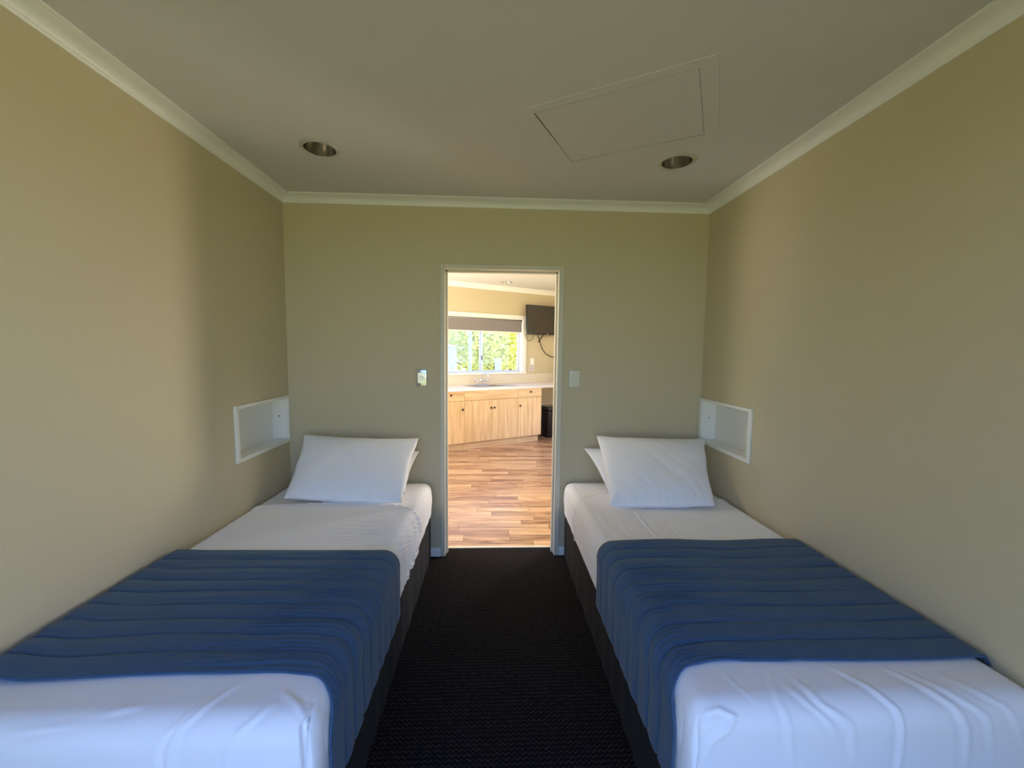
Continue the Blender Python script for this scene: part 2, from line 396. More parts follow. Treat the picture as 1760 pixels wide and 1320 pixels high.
k2 = obj('trim_2', sweep(kprof, [(KX1, PT), (a_.x, a_.y), (b_.x, b_.y), (KX0, PT)]), M['trim'], smooth=True); k2.data.set_sharp_from_angle(angle=math.radians(35)); struct(k2)

# kitchen floor strips
def plankmesh(L_, W_):
    g = .0012; mb = MB(); mb.box(g, L_-g, g, W_-g, -.008, 0)
    return mb.mesh()
PW = .094
lens = [.36, .48, .6, .74, .9]; pm = {l: plankmesh(l, PW) for l in lens}
for me in pm.values(): me.materials.append(M['plank'])
rest = MB(); npl = 0; y = PT+.004; r = 0
def kback(x): return kw(at_x(x, .08), .08).y
prng = random.Random(11)
while y < 4.6:
    x = KX0 + prng.uniform(-.5, 0)
    while x < KX1:
        l = prng.choice(lens); x1 = x+l
        lim = kback(max(x, KX0))+.55
        if y < lim:
            dcam = y + 2.7776
            xa, xb = -.36/2.78*dcam-.15, .46/2.78*dcam+.15
            vis = x1 > xa and x < xb and y < kback(min(x1, KX1))+.02
            if vis and npl < 290 and x > KX0 and x1 < KX1:
                o = bpy.data.objects.new('plank', pm[l]); COL.objects.link(o); o.parent = kf; o.location = (x, y, .058); npl += 1
                if prng.random() < .45:
                    o.material_slots[0].link = 'OBJECT'; o.material_slots[0].material = M['plank_b']
            else:
                a0, a1 = max(x, KX0)+.0012, min(x1, KX1)-.0012
                if a1 > a0: rest.box(a0, a1, y+.0012, min(y+PW, kback(x)+.7)-.0012, .05, .058)
        x = x1
    y += PW
o = rest.build('planks', M['plank'], kf); o['kind'] = 'stuff'

# ------------------------------------------------------------------ bedroom fittings
# downlights
def downlight(c, label):
    t = thing('downlight', label, 'downlight', (c[0], c[1], HC), group=None)
    MB().lathe([(.0745, -.001), (.0745, -.005), (.079, -.007), (.086, -.0065), (.0925, -.003), (.0935, .0), (.0745, .0005)], 48, caps=False).build('trim_ring', M['ring'], t, smooth=True)
    MB().lathe([(.0745, -.004), (.0725, .012), (.062, .068), (.058, .075), (.0595, .078), (.064, .070), (.0755, .012), (.0755, -.003)], 48, caps=False).build('reflector', M['reflector'], t, smooth=True)
    MB().lathe([(.001, .058), (.020, .060), (.030, .066), (.034, .074), (.030, .080), (.001, .080)], 24).build('bulb', M['trim'], t, smooth=True)
    MB().lathe([(.001, .079), (.070, .079), (.070, .10), (.001, .10)], 24).build('housing', M['black'], t)
    return t
downlight(LIGHTS[0], 'round recessed steel downlight in the ceiling above the left bed')
downlight(LIGHTS[1], 'round recessed steel downlight in the ceiling beside the access hatch')

# access hatch
ht = thing('ceiling_hatch', 'white rectangular access hatch set askew in the bedroom ceiling', 'hatch', (hatch_c.x, hatch_c.y, HC), HA)
MB().box(-HW/2, HW/2, -HD/2, HD/2, .001, .016, .0015).build('hatch_panel', M['ceiling'], ht)
MB().box(-HW/2-.02, HW/2+.02, -HD/2-.02, HD/2+.02, .035, .045).build('backing_board', M['gap'], ht)
MB().box(-HW/2-.055, HW/2+.062, -HD/2-.052, -HD/2-.006, -.0022, .004, .0012).build('hatch_trim', M['ceiling'], ht)
MB().box(HW/2+.0012, HW/2+.062, -HD/2-.006, HD/2+.03, -.0026, .004, .0012).build('hatch_trim', M['ceiling'], ht)
for i in range(3): pass

# niches
def niche(sx, xw, label):
    """sx -1 left wall, +1 right wall"""
    t = thing('wall_niche', label, 'niche', (xw, 0, NZ0))
    t.location = (xw, NY0, NZ0); D = .092
    L_ = NY1-NY0; H_ = NZ1-NZ0
    def bx(nm, x0, x1, y0, y1, z0, z1, b=.001):
        xa, xb = sorted((sx*x0, sx*x1)); return MB().box(xa, xb, y0, y1, z0, z1, b).build(nm, M['niche'], t)
    bx('back_panel', D, D+.008, -.008, L_+.008, -.008, H_+.008, 0)
    bx('side_panel', -.004, D, -.008, 0, 0, H_); bx('side_panel', -.004, D, L_, L_+.008, 0, H_)
    bx('shelf_panel', -.004, D, -.008, L_+.008, -.008, 0); bx('top_panel', -.004, D, -.008, L_+.008, H_, H_+.008)
    fw_ = .026
    bx('frame', -.013, 0, -fw_, 0, -fw_+.004, H_+fw_-.008, .002); bx('frame', -.013, 0, L_, L_+fw_+.004, -fw_+.004, H_+fw_-.008, .002)
    bx('frame', -.013, 0, 0, L_, H_, H_+fw_-.008, .002); bx('frame', -.013, 0, 0, L_, -fw_+.004, 0, .002)
    MB().lathe([(.0045, 0), (.0045, -.0012), (.001, -.0015)], 12, c=(sx*.046, L_, H_*.56), axis='Y').build('screw_hole', M['knob'], t)
    return t
niche(-1, WL, 'white framed recessed niche in the left wall beside the left pillow')
niche(1, WR, 'white framed recessed niche in the right wall beside the right pillow')

# switches
def switch(x, z, label, m, rock):
    t = thing('light_switch', label, 'switch', (x, 0, z))
    MB().box(-.0365, .0365, -.009, 0, -.0575, .0575, .004, 3).build('switch_plate', m, t, auto=40)
    r_ = MB().box(-.024, .024, -.0105, -.008, -.036, .036, .001).build('inner_plate', m, t)
    MB().box(-.012, .012, -.0155, -.010, -.0125, .0105, .002).build('rocker', rock, r_)
    return t
M['plate_met'] = mat('glossy_metal_plate', (.62, .60, .54), .16, .75)
switch(-.490, 1.252, 'glossy metal light switch left of the doorway', M['plate_met'], M['steel'])
switch(.5525, 1.255, 'cream plastic light switch right of the doorway', M['plate'], M['plate'])

# ------------------------------------------------------------------ beds
def wrapbox(x0, x1, y0, y1, z0, z1, r, step, disp, wall_side):
    """rounded box shell: top, head, foot, both long sides. wall_side -1/+1 tells which x side touches the wall.
       disp(q,w,X,Y,Z) -> offset along the normal; q distance in from the aisle edge (negative down the side), w distance from the head (y1)"""
    nx = int((x1-x0)/step); ny = int((y1-y0)/step); nz = max(4, int((z1-z0)/step))
    xs = np.linspace(x0, x1, nx+1); ys = np.linspace(y0, y1, ny+1); zs = np.linspace(z0, z1, nz+1)
    V = []; F = []; off = 0
    def add(A, B, flip):
        nonlocal off
        P, (n, k) = A, B
        V.append(P.reshape(-1, 3)); idx = np.arange(n*k).reshape(n, k)+off
        f = np.stack([idx[:-1, :-1], idx[1:, :-1], idx[1:, 1:], idx[:-1, 1:]], -1).reshape(-1, 4)
        if flip: f = f[:, ::-1]
        F.append(f); off += n*k
    X, Y = np.meshgrid(xs, ys, indexing='ij'); add(np.stack([X, Y, np.full_like(X, z1)], -1), X.shape, False)
    Y, Z = np.meshgrid(ys, zs, indexing='ij')
    add(np.stack([np.full_like(Y, x1), Y, Z], -1), Y.shape, False); add(np.stack([np.full_like(Y, x0), Y, Z], -1), Y.shape, True)
    X, Z = np.meshgrid(xs, zs, indexing='ij')
    add(np.stack([X, np.full_like(X, y0), Z], -1), X.shape, False); add(np.stack([X, np.full_like(X, y1), Z], -1), X.shape, True)
    V = np.concatenate(V); F = np.concatenate(F)
    key = np.round(V*20000).astype(np.int64); _, ui, inv = np.unique(key, axis=0, return_index=True, return_inverse=True); inv = inv.reshape(-1)
    V = V[ui]; F = inv[F]
    rr = r
    C_ = np.stack([np.clip(V[:, 0], x0+rr, x1-rr), np.clip(V[:, 1], y0+rr, y1-rr), np.clip(V[:, 2], z0-1, z1-rr)], -1)
    Nn = V-C_; ln = np.linalg.norm(Nn, axis=1, keepdims=True); ln[ln < 1e-6] = 1; Nn = Nn/ln
    P = C_+Nn*rr
    xin = x1 if wall_side < 0 else x0; s = -wall_side
    zdrop = np.maximum(0, z1-V[:, 2])
    onside = np.abs(V[:, 0]-xin) < 1e-5; onfoot = np.abs(V[:, 1]-y0) < 1e-5
    q = np.where(onside, -zdrop, np.abs(V[:, 0]-xin)); w = np.where(onfoot & ~onside, (y1-y0)+zdrop, y1-V[:, 1])
    P = P + Nn*disp(q, w, P[:, 0], P[:, 1], P[:, 2])[:, None]
    return P, F

def npmesh(P, F):
    me = bpy.data.meshes.new('n'); me.vertices.add(len(P)); me.vertices.foreach_set('co', P.astype(np.float32).ravel())
    me.loops.add(F.size); me.loops.foreach_set('vertex_index', F.astype(np.int32).ravel())
    me.polygons.add(len(F)); me.polygons.foreach_set('loop_start', np.arange(0, F.size, F.shape[1], dtype=np.int32))
    me.update(calc_edges=True); me.validate()
    return me

def vnoise(a, b, seed):
    """cheap smooth 2-D value noise, numpy"""
    g = np.random.default_rng(seed).uniform(-1, 1, (64, 64))
    ia = np.floor(a).astype(int); ib = np.floor(b).astype(int); fa = a-ia; fb = b-ib
    fa = fa*fa*(3-2*fa); fb = fb*fb*(3-2*fb)
    G = lambda i, j: g[i % 64, j % 64]
    return (G(ia, ib)*(1-fa)+G(ia+1, ib)*fa)*(1-fb) + (G(ia, ib+1)*(1-fa)+G(ia+1, ib+1)*fa)*fb

def crease(q, w, pts, width, h):
    """ridge along a polyline in (q,w) with a shallow valley beside it"""
    best = np.full(q.shape, 9.0); side = np.zeros(q.shape); tt = np.zeros(q.shape); n = len(pts)-1
    for i in range(n):
        a = np.array(pts[i]); b = np.array(pts[i+1]); d = b-a; L2 = d@d
        t = np.clip(((q-a[0])*d[0]+(w-a[1])*d[1])/L2, 0, 1)
        dx = q-(a[0]+t*d[0]); dy = w-(a[1]+t*d[1]); ds = np.hypot(dx, dy)
        sg = np.sign(d[0]*dy-d[1]*dx); u = ds < best
        best = np.where(u, ds, best); side = np.where(u, sg, side); tt = np.where(u, (i+t)/n, tt)
    x = best*side/(width*.75)
    fade = np.sin(np.clip(tt, 0.02, .98)*np.pi)**.5
    return h*fade*(np.exp(-x*x) - .55*np.exp(-(x-1.7)**2/1.3))
sstep = lambda a, b, x: (lambda t: t*t*(3-2*t))(np.clip((x-a)/(b-a), 0, 1))

ZB, ZT = .325, .548      # mattress underside and top
BL = 1.875
def zprofile(P, w, q, ws):
    P[:, 2] += np.where(P[:, 2] > ZB+.05, .022*np.clip(w/BL, 0, 1)-.006, 0)
    return P

def bed(ws, xw, xin, label_bed, sheet_disp, label_sheet, fold):
    x0, x1 = sorted((xw, xin)); g = .004
    if ws < 0: x0 += g
    else: x1 -= g
    s = -ws
    t = thing('single_bed', label_bed, 'bed', ((x0+x1)/2, -BL/2, 0))
    ofs = Vector(t.location)
    def loc(o): o.location = -ofs; return o
    # base: upholstered box with soft pleats on its skirt
    bi = xin - s*.012
    bx0, bx1 = sorted((xw - ws*.006, bi))
    P, F = wrapbox(bx0, bx1, -BL+.02, -.016, .012, ZB, .018, .02, lambda q, w, X, Y, Z: .0022*np.sin(w*38+2*np.sin(w*5))*(q < 0)*np.clip((ZB-Z)/.2, 0, 1) - .004*np.exp(-((w-.93)/.006)**2)*(q < 0), ws)
    loc(obj('bed_base', npmesh(P, F), M['base'], t, smooth=True))
    for yy in (-.12, -1.75):
        for xx in (bx0+.1, bx1-.1):
            loc(MB().lathe([(.02, 0), (.022, .012), (.022, .03)], 16, c=(xx, yy, 0)).build('foot', M['black'], t))
    # mattress under the fitted sheet
    P, F = wrapbox(x0, x1, -BL+.012, -.018, ZB+.003, ZT-.005, .052, .012,
        lambda q, w, X, Y, Z: .005*np.sin(np.pi*np.clip(q/.9, 0, 1)) + .0022*vnoise(w*9, q*7, 5) + .0018*vnoise(w*40, q*5, 6)*(q < .03) + .006*np.exp(-((Z-.44)/.05)**2)*(q < 0), ws)
    w_ = -P[:, 1]; P = zprofile(P, w_, None, ws)
    loc(obj('mattress', npmesh(P, F), M['sheet'], t, smooth=True))
    # top sheet, tucked in on all sides, turned edge near the pillows
    P, F = wrapbox(x0, x1, -BL, -.02, ZB-.002, ZT, .058, .0065, lambda q, w, X, Y, Z: sheet_disp(q, w, X, Y, Z), ws)
    # cut away everything on the pillow side of the turned edge
    q = np.abs(P[:, 0]-xin); drop = np.clip(ZT-P[:, 2]-.03, 0, 1)
    edge = fold(q, drop)
    keepv = (-P[:, 1] > edge)
    Fk = F[keepv[F].all(1)]
    used = np.unique(Fk); remap = -np.ones(len(P), int); remap[used] = np.arange(len(used)); P2 = P[used]; F2 = remap[Fk]
    w2 = -P2[:, 1]; P2 = zprofile(P2, w2, None, ws)
    # snap the cut to a clean line
    e2 = fold(np.abs(P2[:, 0]-xin), np.clip(ZT-P2[:, 2]-.03, 0, 1)); near = (w2-e2) < .0075
    P2[near, 1] = -e2[near]
    # rounded lip at the turned edge
    lip = np.exp(-((w2-e2)/.012)**2); P2[:, 2] += .007*lip*(P2[:, 2] > ZT-.04); P2[:, 0] += s*.007*lip*(P2[:, 2] <= ZT-.04)
    P2[:, 0] += s*.003; P2[:, 2] += .003
    me = npmesh(P2, F2); so = obj('bed_sheet', me, M['sheet'], None, smooth=True)
    md = so.modifiers.new('thickness', 'SOLIDIFY'); md.thickness = .003; md.offset = -1
    tag(so, label_sheet, 'sheet')
    return t

# ---- left bed: ripples at the aisle side near the fold, hospital corner at the foot
def sheet_left(q, w, X, Y, Z):
    d = .008*np.sin(np.pi*np.clip(q/.9, 0, 1)) + .0015*vnoise(w*6+3, q*6, 1) + .0008*vnoise(w*22, q*16, 2)
    # gathered ripples running across, strongest at the rounded aisle edge
    amt = sstep(.42, .02, q)*sstep(.42, .50, w)*sstep(1.08, .80, w)
    ph = (w - .12*np.exp(-(q/.10))*(-1) - .10*q)
    d += amt*.0105*(np.abs(np.sin(ph*64 + 3.6*vnoise(q*6, w*4, 3)))**.7 - .5)
    side = sstep(.05, -.03, q)*(1-.8*sstep(.95, 1.08, w))
    d += side*.0045*np.sin(w*52 + q*14 + 3*vnoise(w*4, q*4, 4))*sstep(1.25, .5, w)*sstep(.35, .5, w)
    d += side*.0022*np.sin(w*40+3*vnoise(w*4, q*4, 9))
    d += .010*np.exp(-((Z-.43)/.06)**2)*(q < 0)*(1-.85*sstep(.85, 1.0, w)*sstep(1.86, 1.78, w))
    for pts, wd, h in FOOT_L: d += crease(q, w, pts, wd, h)
    return d
FOOT_L = [([(.235, 1.74), (.31, 1.86), (.325, 1.95), (.33, 2.04)], .010, .0055), ([(.28, 1.78), (.35, 1.90), (.36, 2.03)], .008, .0035),
          ([(.12, 1.80), (.19, 1.90), (.205, 2.05)], .009, .005), ([(.03, 1.80), (.035, 1.88), (.03, 1.98), (.06, 2.06)], .010, .008),
          ([(.03, 1.80), (-.005, 1.86), (-.02, 1.94), (-.03, 2.03)], .007, .006), ([(.0, 1.83), (.012, 1.90), (.012, 2.02)], .006, .004),
          ([(.42, 1.80), (.50, 1.815)], .010, .003), ([(.55, 1.84), (.68, 1.855)], .012, .002), ([(.60, 1.88), (.66, 1.89)], .008, .002),
          ([(.12, 1.76), (.06, 1.80), (.0, 1.86)], .010, .004)]
def fold_left(q, drop): return .455 + .11*np.exp(-q/.14) + .035*np.exp(-np.maximum(0, .93-q)/.12) + drop*.12 + .004*np.sin(q*21)
bed(-1, WL, -.418, 'left single bed with charcoal base standing against the left wall', sheet_left, 'white top sheet tucked over the left bed, rippled along the aisle edge', fold_left)

# ---- right bed: long diagonal pull lines, creased foot
def sheet_right(q, w, X, Y, Z):
    d = .008*np.sin(np.pi*np.clip(q/.9, 0, 1)) + .0015*vnoise(w*6+9, q*6, 21) + .0007*vnoise(w*18, q*16, 22)
    d += sstep(.04, -.02, q)*.003*vnoise(w*9, q*3, 23)
    d += .010*np.exp(-((Z-.43)/.06)**2)*(q < 0)*(1-.85*sstep(.85, 1.0, w)*sstep(1.86, 1.78, w))
    for pts, wd, h in FOLD_R: d += crease(q, w, pts, wd, h)
    return d
FOLD_R = [([(.30, .60), (.29, .78), (.30, 1.0)], .009, .0035), ([(.42, .75), (.42, .88), (.44, 1.02)], .008, .0045),
          ([(.17, .66), (.17, .82), (.19, .97)], .012, .0025), ([(.62, .80), (.66, .94), (.70, 1.03)], .012, .0028), ([(.10, .5), (.09, .7), (.11, .9)], .02, .002),
          ([(.14, 1.735), (.15, 1.78), (.175, 1.83)], .006, .003),
          ([(.27, 1.73), (.235, 1.82), (.245, 1.93), (.26, 2.0)], .012, .003),
          ([(.32, 1.77), (.34, 1.84), (.40, 1.90), (.41, 1.98)], .012, .005), ([(.28, 1.79), (.33, 1.87), (.37, 1.93)], .010, .0038),
          ([(.45, 1.735), (.49, 1.80), (.525, 1.86), (.53, 1.95), (.525, 2.08)], .009, .0062),
          ([(.60, 1.74), (.64, 1.80), (.68, 1.85), (.705, 1.93), (.71, 2.02)], .013, .0045), ([(.63, 1.74), (.70, 1.82), (.76, 1.89), (.78, 1.99)], .012, .0035),
          ([(.74, 1.78), (.82, 1.86), (.86, 1.96)], .012, .003),
          ([(.03, 1.86), (.075, 1.845), (.11, 1.87), (.09, 1.90), (.05, 1.93), (.03, 1.99)], .011, .006), ([(.02, 1.88), (.025, 1.95), (.015, 2.05)], .009, .005)]
def fold_right(q, drop): return .30 + .155*np.exp(-q/.11) + .12*np.exp(-np.maximum(0, .93-q)/.22) + drop*.03
bed(1, WR, .492, 'right single bed with charcoal base standing against the right wall', sheet_right, 'white top sheet tucked over the right bed with long diagonal creases', fold_right)

# ---- quilted runners
def runner(ws, xw, xin, y_far, y_near, label, seed):
    s = -ws; rr = .072; zt = ZT+.028; off = .018
    xi = xin + s*off
    xa = xw + (-ws)*.006                       # at the wall
    Lt = abs(xi-xa)-rr; arc = rr*math.pi/2; down = zt-rr-.285
    tot = Lt+arc+down; nu = int(tot/.0075); nv = 176
    u = np.linspace(0, tot, nu+1); v = np.linspace(0, 1, nv+1); U, V_ = np.meshgrid(u, v, indexing='ij')
    on_t = U < Lt; a = np.clip((U-Lt)/rr, 0, math.pi/2); dd = np.maximum(0, U-Lt-arc)
    X = np.where(on_t, U, Lt+rr*np.sin(a)); Z = zt - rr*(1-np.cos(a)) - dd
    NX = np.where(on_t, 0, np.sin(a)); NZ = np.where(on_t, 1, np.cos(a))
    # width of the cloth, edges drift a little
    sidef = sstep(Lt-.02, Lt+arc+.06, U)
    yf = y_far + (.02*np.sin(U*3.1+seed) if ws < 0 else -.028*np.exp(-((U-.40)/.20)**2)+.012) - .02*sidef
    yn = y_near - .075*sidef + .012*np.exp(-((U-Lt+.1)/.09)**2) + .004*np.sin(U*9+seed)
    Y = yf + (yn-yf)*V_
    # crown of the bed, raised edge at the wall
    d = .010*np.sin(np.pi*np.clip(U/ .9, 0, 1)) + .012*(1-V_)*0
    d += .016*np.exp(-((U-.05)/.07)**2)*(.25+.75*V_)*(1 if ws < 0 else .2) - .03*np.clip((.02-U)/.02, 0, 1)
    # quilting tucks
    NT = 9; tv = V_*NT + .07*vnoise(U*2.4, V_*9, seed) + .03*vnoise(U*9, V_*9, seed+1)
    ft = np.abs(tv-np.round(tv)); inner_t = (np.round(tv) > .5) & (np.round(tv) < NT-.5)
    fade = .45+.55*sstep(.0, .6, np.abs(vnoise(U*2.3, np.round(tv)*3.1, seed+5)))
    d -= .0060*np.exp(-(ft/.038)**2)*inner_t*fade
    d += .0010*np.cos(2*np.pi*(tv-.5))
    # fine puckers at the aisle side
    near = np.exp(-((U-Lt+.08)/.22)**2)*(.5+.5*sstep(.1, .5, V_))
    d += near*.0032*np.sin(V_*260 + 5*vnoise(U*6, V_*14, seed+2)) * (.5+.5*vnoise(U*9, V_*22, seed+3))
    d += .0016*vnoise(U*5, V_*30, seed+4)
    wtop = .022*np.clip(-Y/BL, 0, 1)
    Z = Z + NZ*d + wtop*0; X = X + NX*d
    hem = sstep(.04, 0, tot-U); Xw = xa + s*X
    P = np.stack([Xw, Y, Z-.0*hem], -1).reshape(-1, 3)
    n, k = U.shape; idx = np.arange(n*k).reshape(n, k)
    f = np.stack([idx[:-1, :-1], idx[1:, :-1], idx[1:, 1:], idx[:-1, 1:]], -1).reshape(-1, 4)
    if ws < 0: f = f[:, ::-1]
    o = obj('bed_runner', npmesh(P, f), M['quilt'], None, smooth=True)
    md = o.modifiers.new('thickness', 'SOLIDIFY'); md.thickness = .006; md.offset = -1
    tag(o, label, 'bed runner'); return o
runner(-1, WL, -.418, -1.045, -1.735, 'blue quilted runner laid across the left bed', 3)
runner(1, WR, .492, -1.0, -1.735, 'blue quilted runner laid across the right bed', 8)

# ---- pillows
def pillow(name, TL, TR, BR, BL_, T, label, seed, back=.5, ear=.085, group=None):
    TL, TR, BR, BL_ = [np.array(p, float) for p in (TL, TR, BR, BL_)]
    nu, nv = 72, 52
    U, V_ = np.meshgrid(np.linspace(-1, 1, nu+1), np.linspace(-1, 1, nv+1), indexing='ij')
    # bowed-in outline with pointed ears
    bu = 1-ear*.55*(1-V_**2)**1.2*np.abs(U)**3; bv = 1-ear*1.1*(1-U**2)**1.2*np.abs(V_)**3*np.where(V_ > 0, 1, -.35)
    wob = 1+.012*vnoise(U*3+9, V_*3+9, seed)
    a = (U*bu*wob+1)/2; b = (V_*bv*wob+1)/2
    P0 = (BL_*((1-a)*(1-b))[..., None]+BR*(a*(1-b))[..., None]+TR*(a*b)[..., None]+TL*((1-a)*b)[..., None])
    nrm = np.cross(TR-TL, TL-BL_); nrm = nrm/np.linalg.norm(nrm)
    if nrm[1] > 0: nrm = -nrm
    h = ((1-np.abs(U)**2.6)*(1-np.abs(V_)**2.6))**.62
    cor = np.exp(-(((1-np.abs(U))**2+(1-np.abs(V_))**2)/.06))
    ang = np.arctan2(1-np.abs(V_), 1-np.abs(U))
    wr = .004*cor*np.sin(ang*14+seed) + .0045*vnoise(U*4+5, V_*3+5, seed+1)*h + .0025*vnoise(U*9+V_*6+15, V_*4+15, seed+7)*h + .0025*np.exp(-((V_+.86)/.10)**2)*np.sin(U*40+3*vnoise(U*6, V_*6, seed+2))*(np.abs(U) < .95)
    edge = (np.abs(U) > .9999) | (np.abs(V_) > .9999)
    f_ = P0 + nrm*(T*h + wr*(~edge))[..., None]
    k_ = P0 - nrm*(T*back*h)[..., None]
    n, k = U.shape; idx = np.arange(n*k).reshape(n, k)
    fa = np.stack([idx[:-1, :-1], idx[1:, :-1], idx[1:, 1:], idx[:-1, 1:]], -1).reshape(-1, 4)
    P = np.concatenate([f_.reshape(-1, 3), k_.reshape(-1, 3)]); Fb = fa[:, ::-1]+n*k
    em = edge.reshape(-1); mp = np.arange(2*n*k); mp[n*k:][em] = np.arange(n*k)[em]
    F = mp[np.concatenate([fa, Fb])]; used = np.unique(F); rm = -np.ones(2*n*k, int); rm[used] = np.arange(len(used))
    me = npmesh(P[used], rm[F]); bm = bmesh.new(); bm.from_mesh(me); bmesh.ops.recalc_face_normals(bm, faces=bm.faces); bm.to_mesh(me); bm.free()
    o = obj(name, me, M['pillow'], None, smooth=True); tag(o, label, 'pillow', group); return o
pillow('pillow', (-1.222, -.125, .888), (-.488, -.125, .866), (-.515, -.505, .572), (-1.205, -.44, .578), .070, 'white pillow leaning at the head of the left bed', 1, back=.45)
pillow('pillow', (-1.17, -.052, .80), (-.497, -.075, .765), (-.52, -.40, .590), (-1.15, -.37, .60), .030, 'second white pillow tucked behind the leaning pillow on the left bed', 2, back=.4)
pillow('pillow', (.688, -.125, .885), (1.425, -.125, .865), (1.262, -.585, .575), (.655, -.57, .570), .078, 'white pillow leaning at the head of the right bed', 4, back=.40)
pillow('pillow', (.612, -.082, .790), (1.32, -.075, .80), (1.27, -.40, .60), (.70, -.42, .59), .035, 'second white pillow half hidden behind the leaning pillow on the right bed', 5, back=.4)

# ------------------------------------------------------------------ kitchen
def kthing(name, label, cat, s, t, z=0, group=None): return thing(name, label, cat, kw(s, t, z), KA, group)
def knob(parent, x, z, y=-.018):
    MB().lathe([(.006, 0), (.006, -.012), (.013, -.018), (.016, -.024), (.013, -.031), (.004, -.033)], 20, c=(x, y, z), axis='Y').build('knob', M['knob'], parent, smooth=True)
TF = -.05     # front face of the doors relative to the toe line
def cabinet(s0, s1, doors, drawers, label):
    t = kthing('base_cabinet', label, 'cabinet', s0, TF, 0)
    W = s1-s0; g = .0015
    MB().box(.002, W-.002, .018, .585, .105, .864).build('carcass', M['oak_v'], t)
    MB().box(.002, W-(.026 if s1 > 1.5 else .002), .05, .066, 0, .105).build('toe_kick', M['oak_h'], t)
    for (a, b, kx) in doors:
        d = MB().box(a+g, b-g, 0, .0175, .110, .718, .001).build('cabinet_door', M['oak_v'], t); knob(d, kx, .600, 0)
    for (a, b, kx) in drawers:
        d = MB().box(a+g, b-g, 0, .0175, .723, .862, .001).build('drawer_front', M['oak_h'], t)
        if kx is not None: knob(d, kx, .812, 0)
    return t
cabinet(-.714, .188, [(0, .451, .40), (.451, .902, .868)], [(0, .451, .225), (.451, .902, .69)], 'oak laminate base cabinet left of the sink cabinet, two doors under two drawers')
cabinet(.188, 1.090, [(0, .449, .428), (.449, .902, .482)], [(0, .902, None)], 'oak laminate sink cabinet with two doors under one long blank front')
cabinet(1.090, 1.530, [(0, .440, .030)], [(0, .440, .225)], 'oak laminate end cabinet with one door and one drawer beside the bin')

# worktop with sink cut-out
ws0, ws1, wt1 = -.72, 2.52, .615
SK = (.40, .94, .12, .47)   # sink bowl hole: s0 s1 t0 t1 (from the worktop front)
wt = kthing('worktop', 'long pale laminate worktop running over the oak cabinets', 'worktop', ws0, -.065, .864)
me = slab([(0, 0), (ws1-ws0, 0), (ws1-ws0, wt1), (0, wt1)], [[(SK[0]-ws0, SK[2]), (SK[1]-ws0, SK[2]), (SK[1]-ws0, SK[3]), (SK[0]-ws0, SK[3])]], .036)
obj('worktop_slab', me, M['worktop'], wt)
MB().box(ws1-ws0-.05, ws1-ws0-.02, .05, .60, -.864, 0).build('end_panel', M['splash'], wt)
MB().box(.5, ws1-ws0-.02, .596, .612, -.07, 0).build('support_rail', M['splash'], wt)
sp = MB().box(0, SB-ws0-.12, -.008, 0, 0, .158, .001).build('splashback', M['splash']); sp.location = kw(ws0, TW-.001, .901); sp.rotation_euler.z = KA
tag(sp, 'low cream splashback strip along the wall behind the worktop', 'splashback')
# sink
sk = kthing('kitchen_sink', 'stainless steel sink set into the worktop below the window', 'sink', (SK[0]+SK[1])/2, -.065+(SK[2]+SK[3])/2, .900)
hw, hd = (SK[1]-SK[0])/2, (SK[3]-SK[2])/2
me = slab([(-hw-.03, -hd-.02), (hw+.22, -hd-.02), (hw+.22, hd+.03), (-hw-.03, hd+.03)], [[(-hw+.02, -hd+.02), (hw-.02, -hd+.02), (hw-.02, hd-.02), (-hw+.02, hd-.02)]], .003)
obj('sink_rim', me, M['steel'], sk)
bm = MB(); bm.box(-hw+.004, hw-.004, -hd+.004, hd-.004, -.16, 0.0)
top = [f for f in bm.bm.faces if f.normal.z > .9 or f.calc_center_median().z > -.001]; bmesh.ops.delete(bm.bm, geom=top, context='FACES_ONLY')
bw = bm.build('sink_bowl', M['steel'], sk); md = bw.modifiers.new('thickness', 'SOLIDIFY'); md.thickness = .002
MB().lathe([(.003, -.157), (.03, -.157), (.034, -.155)], 20).build('drain', M['chrome'], sk)
# taps
tp = kthing('kitchen_tap', 'chrome two-handled kitchen tap with a raised curved spout behind the sink', 'tap', .70, .455, .903)
MB().box(-.10, .10, -.022, .022, 0, .010, .003).build('tap_base', M['chrome'], tp)
MB().tube([(-.095, 0, .055), (.095, 0, .055)], .012, 14).tube([(-.06, 0, 0), (-.06, 0, .055)], .011, 12).tube([(.06, 0, 0), (.06, 0, .055)], .011, 12).build('tap_body', M['chrome'], tp, smooth=True)
MB().tube(smooth_curve([(0, 0, .055), (0, 0, .12), (.012, -.03, .165), (.035, -.085, .180), (.055, -.13, .165), (.062, -.145, .135)], 6), .0095, 12).build('spout', M['chrome'], tp, smooth=True)
for sx in (-1, 1):
    hdl = MB().lathe([(.012, 0), (.016, .01), (.018, .03), (.010, .036)], 16, c=(sx*.112, 0, .055), axis='Z')
    for k in range(4):
        a = k*math.pi/2+.5; hdl.tube([(sx*.112, 0, .083), (sx*.112+.034*math.cos(a), .034*math.sin(a), .085)], .0065, 8)
    hdl.build('tap_handle', M['chrome'], tp, smooth=True)

